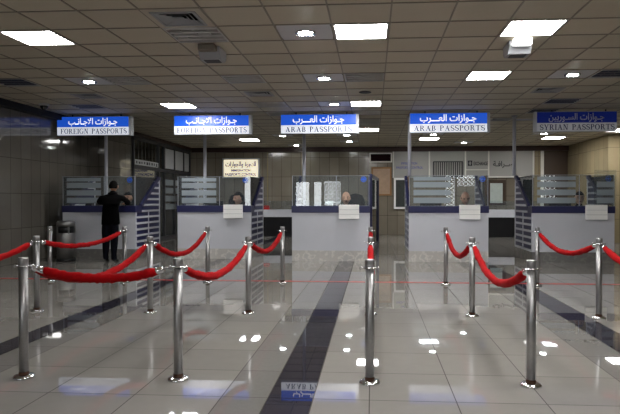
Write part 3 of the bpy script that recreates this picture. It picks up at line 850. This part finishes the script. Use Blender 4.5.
POST = {'C': (-5.31, 9.13, 'short-looking steel stanchion in front of the litter bin, no rope attached'),
        'D': (-4.03, 9.1, 'far steel stanchion in front of the standing man'),
        'B': (-4.04, 6.66, 'middle-row steel stanchion at the left, just behind the nearest left one'),
        'A': (-2.635, 4.17, 'nearest steel stanchion at the far left'),
        'E': (-2.64, 6.67, 'middle-row steel stanchion before the first booth side, ropes to front and back'),
        'G': (-2.69, 9.23, 'far steel stanchion standing before the left half of the second booth'),
        'F': (-1.45, 4.2, 'nearest steel stanchion left of centre, on pale tiles'),
        'H': (-1.46, 6.69, 'middle-row steel stanchion at the right corner of the second booth'),
        'I': (-1.45, 9.2, 'far steel stanchion left of the middle booth'),
        'J': (-.02, 4.22, 'nearest steel stanchion at the centre, hiding two behind it'),
        'K': (-.02, 6.72, 'middle stanchion lined up behind the central one, only its head showing'),
        'L': (-.03, 9.2, 'farthest stanchion of the central line, only its head showing'),
        'M': (1.16, 9.21, 'far steel stanchion before the middle of the fourth booth'),
        'N': (1.15, 6.73, 'middle-row steel stanchion before the right end of the fourth booth'),
        'O': (1.145, 4.235, 'nearest steel stanchion right of centre, before the fifth booth'),
        'P': (2.575, 9.2, 'far steel stanchion peeking out behind the nearest right one'),
        'Q': (2.57, 6.72, 'middle-row steel stanchion at the right, beside the black floor stripe')}
sp = stanchion()
for k, (n, (x, y, l)) in enumerate(POST.items()):
    o = sp if k == 0 else dup(sp, None)
    o.location = (x, y, 0); o.rotation_euler = (0, 0, 0); o['label'] = l
POST['Z'] = (-4.04, 4.2, ''); POST['R'] = (2.575, 4.25, '')

def rope(a, b_, sag, label, skew=0, r=.034, gapb=0, seed=1):
    rnd = random.Random(seed)
    pa = Vector((POST[a][0], POST[a][1], PH-.072)); pb = Vector((POST[b_][0], POST[b_][1], PH-.072))
    d = (pb-pa); d.z = 0; d.normalize()
    A = pa+d*.072; Bp = pb-d*(.072+gapb)
    ln = (Bp-A).length
    def P(s):
        q = s+skew*s*(1-s)
        z = -4*sag*q*(1-q)
        return A.lerp(Bp, s)+Vector((0, 0, z))
    root = thing('barrier_rope', A, label, 'rope', 'red velvet barrier ropes')
    e0 = .085/ln
    pts = []; rad = []; N = 46
    side = d.cross(Vector((0, 0, 1)))
    for i in range(N+1):
        s = e0+(1-2*e0)*i/N
        w = rnd.uniform(-1, 1)
        pts.append(P(s)-A+side*.004*w+Vector((0, 0, .004*rnd.uniform(-1, 1))))
        k = min(1, min(i, N-i)/2.0)
        rad.append(r*(.72+.28*k)*(1+.09*rnd.uniform(-1, 1)))
    o = obj('rope', tube(B(), pts, rad, 14), 'rope', root, True)
    for s0, s1 in ((0, e0*1.15), (1, 1-e0*1.15)):
        p = P(s0)-A; q = P(s1)-A
        m_ = p.lerp(q, .35)
        bb = B(); tube(bb, [m_, m_.lerp(q, .2), m_.lerp(q, .8), q], [.012, .024, .026, .024], 14)
        obj('end_ferrule', bb, 'bright', root, True)
        bb = B(); tube(bb, [p, p.lerp(m_, .5)+Vector((0, 0, .006)), m_], [.007, .009, .008], 8)
        obj('snap_hook', bb, 'bright', root, True)
    return root
rope('A', 'F', .085, 'thick red rope nearest at the left, joining the two front stanchions', seed=2)
rope('E', 'A', .235, 'red rope sagging towards the viewer, merging behind the nearest left rope', seed=3)
rope('D', 'B', .13, 'red rope crossing in front of the litter bin', seed=4)
rope('B', 'Z', .16, 'red rope running out of the left edge of the frame', seed=5)
rope('G', 'E', .25, 'red rope hanging before the gap between the first and second booths', seed=6)
rope('H', 'F', .2, 'red rope hanging before the second booth, thick in front', seed=7)
rope('I', 'H', .2, 'red rope sagging before the gap between second and third booths', seed=8)
rope('K', 'J', .16, 'red rope seen end-on between the nearer two central stanchions', seed=9)
rope('L', 'K', .12, 'red rope seen end-on between the farther two central stanchions', seed=10)
rope('M', 'N', .25, 'short-looking red rope before the fourth booth', seed=11)
rope('N', 'O', .25, 'long red rope sagging before the gap between fourth and fifth booths', seed=12)
rope('P', 'Q', .2, 'red rope hanging before the fifth booth', seed=13)
rope('Q', 'R', .2, 'red rope running out of the right edge of the frame', seed=14)

# litter bin
t = thing('litter_bin', (-6.72, 12.2, 0), 'round stainless steel litter bin in front of the leftmost booth', 'bin')
obj('body', lathe(B(), [(.19, .05), (.19, .6), (.185, .62)], n=32), 'chrome', t, True)
obj('base_ring', lathe(B(), [(.2, 0), (.2, .05), (.18, .055)], n=32), 'black', t, True)
obj('opening', lathe(B(), [(.165, .62), (.165, .76)], n=32), 'black', t, True)
obj('lid', lathe(B(), [(.19, .76), (.19, .85), (.17, .88), (.12, .88), (.1, .86), (.01, .86)], n=32), 'chrome', t, True)
b = B()
for k in range(4):
    a = k*math.pi/2+.78; box(b, .18*math.cos(a)-.012, .18*math.cos(a)+.012, .18*math.sin(a)-.012, .18*math.sin(a)+.012, .6, .78)
obj('lid_support', b, 'chrome', t)

# ------------------------------------------------------------ people
def skin_mesh(nodes, edges, root, sub=2):
    bm = B(); lay = bm.verts.layers.skin.verify(); vs = {}
    for n, (p, r) in nodes.items():
        v = bm.verts.new(p); v[lay].radius = (r, r) if not isinstance(r, tuple) else r
        v[lay].use_root = (n == root); vs[n] = v
    for a, b in edges: bm.edges.new((vs[a], vs[b]))
    me = bpy.data.meshes.new('tmp'); bm.to_mesh(me); bm.free()
    o = bpy.data.objects.new('tmp', me); COL.objects.link(o)
    m1 = o.modifiers.new('s', 'SKIN'); m1.branch_smoothing = .6; m1.use_smooth_shade = True
    m2 = o.modifiers.new('u', 'SUBSURF'); m2.levels = sub; m2.render_levels = sub
    dg = bpy.context.evaluated_depsgraph_get(); dg.update()
    out = bpy.data.meshes.new_from_object(o.evaluated_get(dg))
    bpy.data.objects.remove(o)
    return out

def seg_dist(p, a, b):
    ab = b-a; t = max(0, min(1, (p-a).dot(ab)/max(ab.length_squared, 1e-9))); return (p-a-ab*t).length

def head_bm(bm, c, yaw, pitch, mi):
    # shaped head, face towards local -Y; c = centre
    r = bmesh.ops.create_uvsphere(bm, u_segments=28, v_segments=20, radius=1)
    R = Matrix.Translation(c) @ Matrix.Rotation(yaw, 4, 'Z') @ Matrix.Rotation(pitch, 4, 'X')
    for v in r['verts']:
        x, y, z = v.co
        X, Y, Z = x*.077, y*.096, z*.118
        if z < -.1: X *= 1-.2*(-z-.1); Y = Y*(1-.12*(-z-.1)) - .012*(-z)
        if y < 0:
            Y *= .93
            nz = math.exp(-((x/.16)**2))*math.exp(-(((z+.12)/.2)**2)); Y -= .026*nz
            br = math.exp(-((z-.2)/.09)**2)*(1 if abs(x) < .6 else 0); Y -= .005*br
            for s in (-1, 1):
                ey = math.exp(-(((x-s*.4)/.2)**2))*math.exp(-(((z-.04)/.12)**2)); Y += .010*ey
            ch = math.exp(-((x/.35)**2))*math.exp(-(((z+.86)/.18)**2)); Y -= .014*ch
            mo = math.exp(-((x/.3)**2))*math.exp(-(((z+.5)/.1)**2)); Y -= .006*mo
        v.co = R @ Vector((X, Y, Z))
        for f in v.link_faces: f.material_index = mi; f.smooth = True
    for s in (-1, 1):   # ears
        q = bmesh.ops.create_uvsphere(bm, u_segments=10, v_segments=8, radius=1)
        for v in q['verts']:
            v.co = R @ Vector((s*.077+v.co.x*.012, .008+v.co.y*.02, -.005+v.co.z*.033))
            for f in v.link_faces: f.material_index = mi; f.smooth = True
    return R

def face_parts(R, parent, brow=True, moustache=False):
    b = B()
    for s in (-1, 1):
        q = bmesh.ops.create_uvsphere(b, u_segments=10, v_segments=8, radius=1)
        for v in q['verts']: v.co = R @ Vector((s*.031+v.co.x*.013, -.079+v.co.y*.006, .006+v.co.z*.007))
    obj('eyes', b, 'eye', parent, True)
    b = B()
    for s in (-1, 1):
        q = bmesh.ops.create_cube(b, size=1)
        for v in q['verts']: v.co = R @ Vector((s*.032+v.co.x*.036, -.086+v.co.y*.006+abs(v.co.x)*.008, .027+v.co.z*.008))
    obj('eyebrows', b, 'hair', parent)
    b = B(); q = bmesh.ops.create_uvsphere(b, u_segments=10, v_segments=8, radius=1)
    for v in q['verts']: v.co = R @ Vector((v.co.x*.024, -.086+v.co.y*.008, -.057+v.co.z*.007))
    obj('mouth', b, 'lip', parent, True)
    if moustache:
        b = B(); q = bmesh.ops.create_uvsphere(b, u_segments=12, v_segments=8, radius=1)
        for v in q['verts']: v.co = R @ Vector((v.co.x*.03, -.089+v.co.y*.009, -.045+v.co.z*.008))
        obj('moustache', b, 'hair', parent, True)

def hair_part(R, parent, style):
    b = B(); q = bmesh.ops.create_uvsphere(b, u_segments=28, v_segments=20, radius=1)
    kill = []
    for v in q['verts']:
        x, y, z = v.co.x, v.co.y, v.co.z
        if style == 'full': keep = (z > .42 if y < -.45 else z > (-.15-.5*max(0, y)) if y < .2 else z > -.5) and not (y < -.15 and z < .45+(-.1*abs(x)))
        else: keep = (y > -.1 and -.45 < z < .35) or (abs(x) > .8 and -.1 < z < .2)   # fringe of a bald head
        v.co = R @ Vector((x*.084, y*.102+.004, z*.126))
        if not keep: kill.append(v)
    bmesh.ops.delete(b, geom=kill, context='VERTS')
    r = bmesh.ops.solidify(b, geom=b.faces[:], thickness=.006)
    return obj('hair', b, 'hair', parent, True)

def hand_nodes(nodes, edges, pre, wrist, d, n, curl, side):
    # palm and five separate fingers; d = forward, n = back-of-hand normal
    d = d.normalized(); n = n.normalized(); s = d.cross(n)*side
    w = Vector(nodes[wrist][0])
    nodes[pre+'palm'] = (w+d*.05, (.034, .016)); edges.append((wrist, pre+'palm'))
    for k, (off, ln) in enumerate(((-.027, .07), (-.009, .08), (.01, .075), (.027, .06))):
        base = w+d*.088+s*off
        nodes[pre+'k%d' % k] = (base, .0095); edges.append((pre+'palm', pre+'k%d' % k))
        p = base; dd = d
        for j, f in enumerate((.45, .32, .23)):
            dd = (dd-n*curl*(j+1)*.5).normalized(); p = p+dd*ln*f
            nodes[pre+'f%d%d' % (k, j)] = (p, .0085-.001*j)
            edges.append(((pre+'k%d' % k) if j == 0 else pre+'f%d%d' % (k, j-1), pre+'f%d%d' % (k, j)))
    nodes[pre+'t0'] = (w+d*.035-s*.035, .012); edges.append((pre+'palm', pre+'t0'))
    nodes[pre+'t1'] = (w+d*.065-s*.052-n*.01, .0105); edges.append((pre+'t0', pre+'t1'))
    nodes[pre+'t2'] = (w+d*.092-s*.05-n*.02, .009); edges.append((pre+'t1', pre+'t2'))

def person(loc, label, N, E, zones, mats, head_c, yaw, pitch, style, rz=0, sub=2, skin='skin', moustache=False):
    me = skin_mesh(N, E, 'pelvis', sub)
    bm = B(); bm.from_mesh(me); bpy.data.meshes.remove(me)
    segs = [(Vector(N[a][0]), Vector(N[b][0]), zones(a, b), (Vector(N[a][0])-Vector(N[b][0])).length) for a, b in E]
    rr = [((N[a][1] if not isinstance(N[a][1], tuple) else N[a][1][0])+(N[b][1] if not isinstance(N[b][1], tuple) else N[b][1][0]))/2 for a, b in E]
    for f in bm.faces:
        c = f.calc_center_median(); best = min(range(len(segs)), key=lambda i: seg_dist(c, segs[i][0], segs[i][1])-rr[i])
        f.material_index = segs[best][2]; f.smooth = True
    R = head_bm(bm, head_c, yaw, pitch, 0)
    root = thing('person', loc, label, 'person', rz=rz)
    body = obj('body', bm, [skin]+mats, root)
    for p in body.data.polygons: p.use_smooth = True
    hair_part(R, body, style); face_parts(R, body, moustache=moustache)
    return root, body, R

# standing man: back to the viewer, leaning his forearms on the counter (facing +Y)
V = Vector
N = {'pelvis': (V((0, 0, .93)), (.155, .115)), 'waist': (V((0, .02, 1.08)), (.165, .12)), 'chest': (V((0, .07, 1.26)), (.19, .125)),
     'upper': (V((0, .10, 1.39)), (.165, .10)), 'neck': (V((0, .125, 1.47)), .058), 'nk2': (V((0, .14, 1.54)), .05)}
E = [('pelvis', 'waist'), ('waist', 'chest'), ('chest', 'upper'), ('upper', 'neck'), ('neck', 'nk2')]
for s, t_ in ((-1, 'l'), (1, 'r')):
    N['sh'+t_] = (V((s*.19, .10, 1.38)), .072); N['el'+t_] = (V((s*.285, .16, 1.235+.03)), .05)
    N['fa'+t_] = (V((s*.2, .34, 1.262)), .042); N['wr'+t_] = (V((s*.12, .44, 1.25)), .03)
    E += [('upper', 'sh'+t_), ('sh'+t_, 'el'+t_), ('el'+t_, 'fa'+t_), ('fa'+t_, 'wr'+t_)]
    hand_nodes(N, E, 'h'+t_, 'wr'+t_, V((-s*.5, .8, 0)), V((0, 0, 1)), .25, s)
    N['hip'+t_] = (V((s*.07, 0, .86)), .105); N['kn'+t_] = (V((s*.068, .02 if s > 0 else -.02, .48)), .074)
    N['an'+t_] = (V((s*.068, -.02 if s > 0 else -.05, .09)), .055); N['bl'+t_] = (V((s*.078, .07 if s > 0 else .03, .03)), (.045, .036)); N['to'+t_] = (V((s*.085, .16 if s > 0 else .12, .022)), (.036, .026))
    N['he'+t_] = (V((s*.068, -.06 if s > 0 else -.09, .028)), (.036, .034))
    E += [('pelvis', 'hip'+t_), ('hip'+t_, 'kn'+t_), ('kn'+t_, 'an'+t_), ('an'+t_, 'bl'+t_), ('bl'+t_, 'to'+t_), ('an'+t_, 'he'+t_)]
def zs(a, b):
    q = (a, b)
    if 'nk2' in q: return 0
    if any(k[:2] in ('hl', 'hr') for k in q): return 0
    if any(k[:2] in ('to', 'bl', 'he') for k in q): return 3
    if any(k[:2] in ('kn', 'an', 'hi') for k in q): return 2
    return 1
man, mb, R = person((-5.67, 12.09, .0), 'man in a black coat seen from behind, leaning on the leftmost counter', N, E, zs, ['coat', 'trouser', 'shoe'], V((.0, .165, 1.625)), math.pi+.15, .1, 'full')
man.scale = (1.2, 1.05, 1.01)
# coat skirt and collar
b = B(); rings = []
for z, rx, ry in ((1.24, .135, .1), (1.14, .146, .112), (1.0, .156, .12), (.86, .164, .128), (.8, .166, .13)):
    rings.append([b.verts.new((rx*math.cos(a)*(1+.03*math.sin(5*a)), .01+ry*math.sin(a), z)) for a in [2*math.pi*k/28 for k in range(28)]])
for p, q in zip(rings, rings[1:]):
    for k in range(28): b.faces.new((p[k], p[(k+1) % 28], q[(k+1) % 28], q[k]))
bmesh.ops.solidify(b, geom=b.faces[:], thickness=.008)
obj('coat_hem', b, 'coat', mb, True)
b = B(); tube(b, [(.068*math.cos(a), .12+.066*math.sin(a), 1.475+.012*math.sin(a)) for a in [2*math.pi*k/20 for k in range(21)]], .018, 8)
obj('collar', b, 'coat', mb, True)

# seated officers, facing the viewer
def officer(loc, label, yaw, pitch, style, suit, skin='skin', lean=0, shirt=False, moustache=False, head_dx=0):
    SZ = .33
    N = {'pelvis': (V((0, .05, SZ+.1)), (.15, .12)), 'waist': (V((0, .04, SZ+.26)), (.145, .11)), 'chest': (V((0, .0-lean*.4, SZ+.44)), (.175, .12)),
         'upper': (V((0, -.02-lean*.7, SZ+.555)), (.155, .09)), 'neck': (V((head_dx*.4, -.03-lean, SZ+.63)), .056), 'nk2': (V((head_dx*.8, -.04-lean, SZ+.69)), .05)}
    E = [('pelvis', 'waist'), ('waist', 'chest'), ('chest', 'upper'), ('upper', 'neck'), ('neck', 'nk2')]
    for s, t_ in ((-1, 'l'), (1, 'r')):
        N['sh'+t_] = (V((s*.18, -.02-lean*.7, SZ+.54)), .068); N['el'+t_] = (V((s*.235, -.14-lean*.4, SZ+.405-.01)), .046)
        N['fa'+t_] = (V((s*.17, -.26-lean*.3, .676)), .037); N['wr'+t_] = (V((s*.1, -.33-lean*.2, .672)), .027)
        E += [('upper', 'sh'+t_), ('sh'+t_, 'el'+t_), ('el'+t_, 'fa'+t_), ('fa'+t_, 'wr'+t_)]
        hand_nodes(N, E, 'h'+t_, 'wr'+t_, V((-s*.4, -.6, 0)), V((0, 0, 1)), .2, -s)
        N['hip'+t_] = (V((s*.09, .0, SZ+.09)), .1); N['kn'+t_] = (V((s*.12, -.42, SZ+.08)), .068)
        N['an'+t_] = (V((s*.11, -.36, .1)), .046); N['to'+t_] = (V((s*.12, -.5, .045)), (.036, .028))
        E += [('pelvis', 'hip'+t_), ('hip'+t_, 'kn'+t_), ('kn'+t_, 'an'+t_), ('an'+t_, 'to'+t_)]
    def zz(a, b):
        q = (a, b)
        if 'nk2' in q: return 0
        if any(k[:2] in ('hl', 'hr') for k in q): return 0
        if any(k[:2] == 'to' for k in q): return 3
        if any(k[:2] in ('kn', 'an', 'hi') for k in q): return 2
        return 1
    hc = V((head_dx, -.055-lean*1.1, SZ+.775))
    r, body, R = person(loc, label, N, E, zz, [suit, 'trouser', 'shoe'], hc, yaw, pitch, style, skin=skin, moustache=moustache)
    if shirt:
        b = B(); prism(b, [(-.055, SZ+.64), (.055, SZ+.64), (.0, SZ+.44)], 'xz', -.155-lean, -.10-lean); obj('shirt_front', b, 'shirt', body)
        b = B(); prism(b, [(-.014, SZ+.61), (.014, SZ+.61), (.02, SZ+.46), (0, SZ+.44), (-.02, SZ+.46)], 'xz', -.16-lean, -.155-lean); obj('necktie', b, 'black', body)
    # collar
    b = B(); tube(b, [(head_dx*.4+.06*math.cos(a), -.03-lean+.058*math.sin(a), SZ+.625+.01*math.sin(a)) for a in [2*math.pi*k/20 for k in range(21)]], .013, 8)
    obj('collar', b, 'shirt' if shirt else suit, body, True)
    return r
def chair(loc, label, back_h=.62):
    t = thing('office_chair', loc, label, 'chair', 'black office chairs behind the booth desks')
    b = B(); box(b, -.24, .24, -.22, .24, .22, .30, 0, .03); obj('seat', b, 'black', t)
    b = B(); prism(b, [(-.2, .37), (.2, .37), (.23, .5), (.23, .4+back_h), (.17, .5+back_h), (0, .54+back_h), (-.17, .5+back_h), (-.23, .4+back_h), (-.23, .5)], 'xz', .25, .31)
    for v in b.verts: v.co.x *= .78
    obj('backrest', b, 'black', t)
    b = B(); lathe(b, [(.025, .1), (.025, .23)], n=12); obj('column', b, 'alu', t, True)
    b = B(); tube(b, [(-.2, .0, .27), (-.27, 0, .29), (-.28, 0, .46)], .012, 8); tube(b, [(.2, 0, .27), (.27, 0, .29), (.28, 0, .46)], .012, 8); obj('arm_post', b, 'alu', t, True)
    for k in range(5):
        a = 2*math.pi*k/5; b = B(); tube(b, [(0, 0, .1), (.27*math.cos(a), .27*math.sin(a), .06)], [.025, .016], 8)
        lathe(b, [(.025, 0), (.028, .025), (.02, .05)], n=10, cx=.27*math.cos(a), cy=.27*math.sin(a)); obj('leg', b, 'black', t, True)
    obj('back_bracket', box(B(), -.03, .03, .2, .26, .24, .55), 'black', t)
    return t
OFF = [(-5.82, 12.6+.82, 'officer in dark clothes in the leftmost booth, facing the standing man', .0, .0, 'full', 'coat', 'skin', .0, False, False),
       (-3.22, 12.88+.82, 'dark-haired officer with head turned to the side, in the second booth', -.85, .1, 'full', 'suit', 'skin_pale', .0, True, True),
       (-.61, 12.55+.82, 'bald officer looking straight out of the middle booth', .0, .05, 'bald', 'suit', 'skin_pale', .02, False, True),
       (2.10, 12.55+.82, 'balding officer looking down in the fourth booth', .05, .4, 'bald', 'suit', 'skin', .04, False, False),
       (4.63, 12.5+.82, 'officer in dark suit, white shirt and tie in the fifth booth', -.2, .05, 'full', 'suit', 'skin_pale', .0, True, False)]
chp = None
cl = ['black office chair of the leftmost booth, behind its officer', 'tall-backed black office chair behind the officer in profile, second booth',
      'tall-backed black office chair beside the bald officer of the middle booth', 'black office chair in the fourth booth', 'black office chair in the fifth booth behind the suited officer']
for k, (x, y, l, yaw, pit, st, su, sk, ln, sh, mo) in enumerate(OFF):
    officer((x, y, 0), l, yaw, pit, st, su, sk, ln, sh, mo).scale = (1.25,)*3
    if k == 0: c = chp = chair((x, y, 0), cl[0], .3)
    elif k == 1: c = cht = chair((x, y, 0), cl[1], .66)
    else: c = dup(cht if k == 2 else chp, None)
    c.scale = (1.25,)*3
    c.location = (x+(-.12 if k == 1 else .2 if k == 2 else 0), y+(.2 if k == 2 else .05), 0); c['label'] = cl[k]

# ------------------------------------------------------------ world, camera
w = bpy.data.worlds.new('World'); S.world = w; w.use_nodes = True
w.node_tree.nodes['Background'].inputs[0].default_value = (.5, .5, .52, 1)
w.node_tree.nodes['Background'].inputs[1].default_value = .05
cd = bpy.data.cameras.new('camera'); cam = bpy.data.objects.new('camera', cd); COL.objects.link(cam)
F = 575.0
cd.sensor_width = 36; cd.lens = 36*F/620; cd.shift_x = -22.5/620; cd.clip_start = .05; cd.clip_end = 200
cam.location = (0, 0, 1.35)
cam.rotation_euler = (math.pi/2-math.atan(7.5/F), 0, math.atan(40/F))
S.camera = cam
S.view_settings.view_transform = 'Standard'; S.view_settings.look = 'None'
S.view_settings.gamma = 1; S.view_settings.use_curve_mapping = False
S.view_settings.exposure = .3
S.cycles.max_bounces = 8; S.cycles.transparent_max_bounces = 24; S.cycles.glossy_bounces = 5; S.cycles.diffuse_bounces = 4
S.cycles.caustics_reflective = False; S.cycles.caustics_refractive = False
S.cycles.sample_clamp_indirect = 4
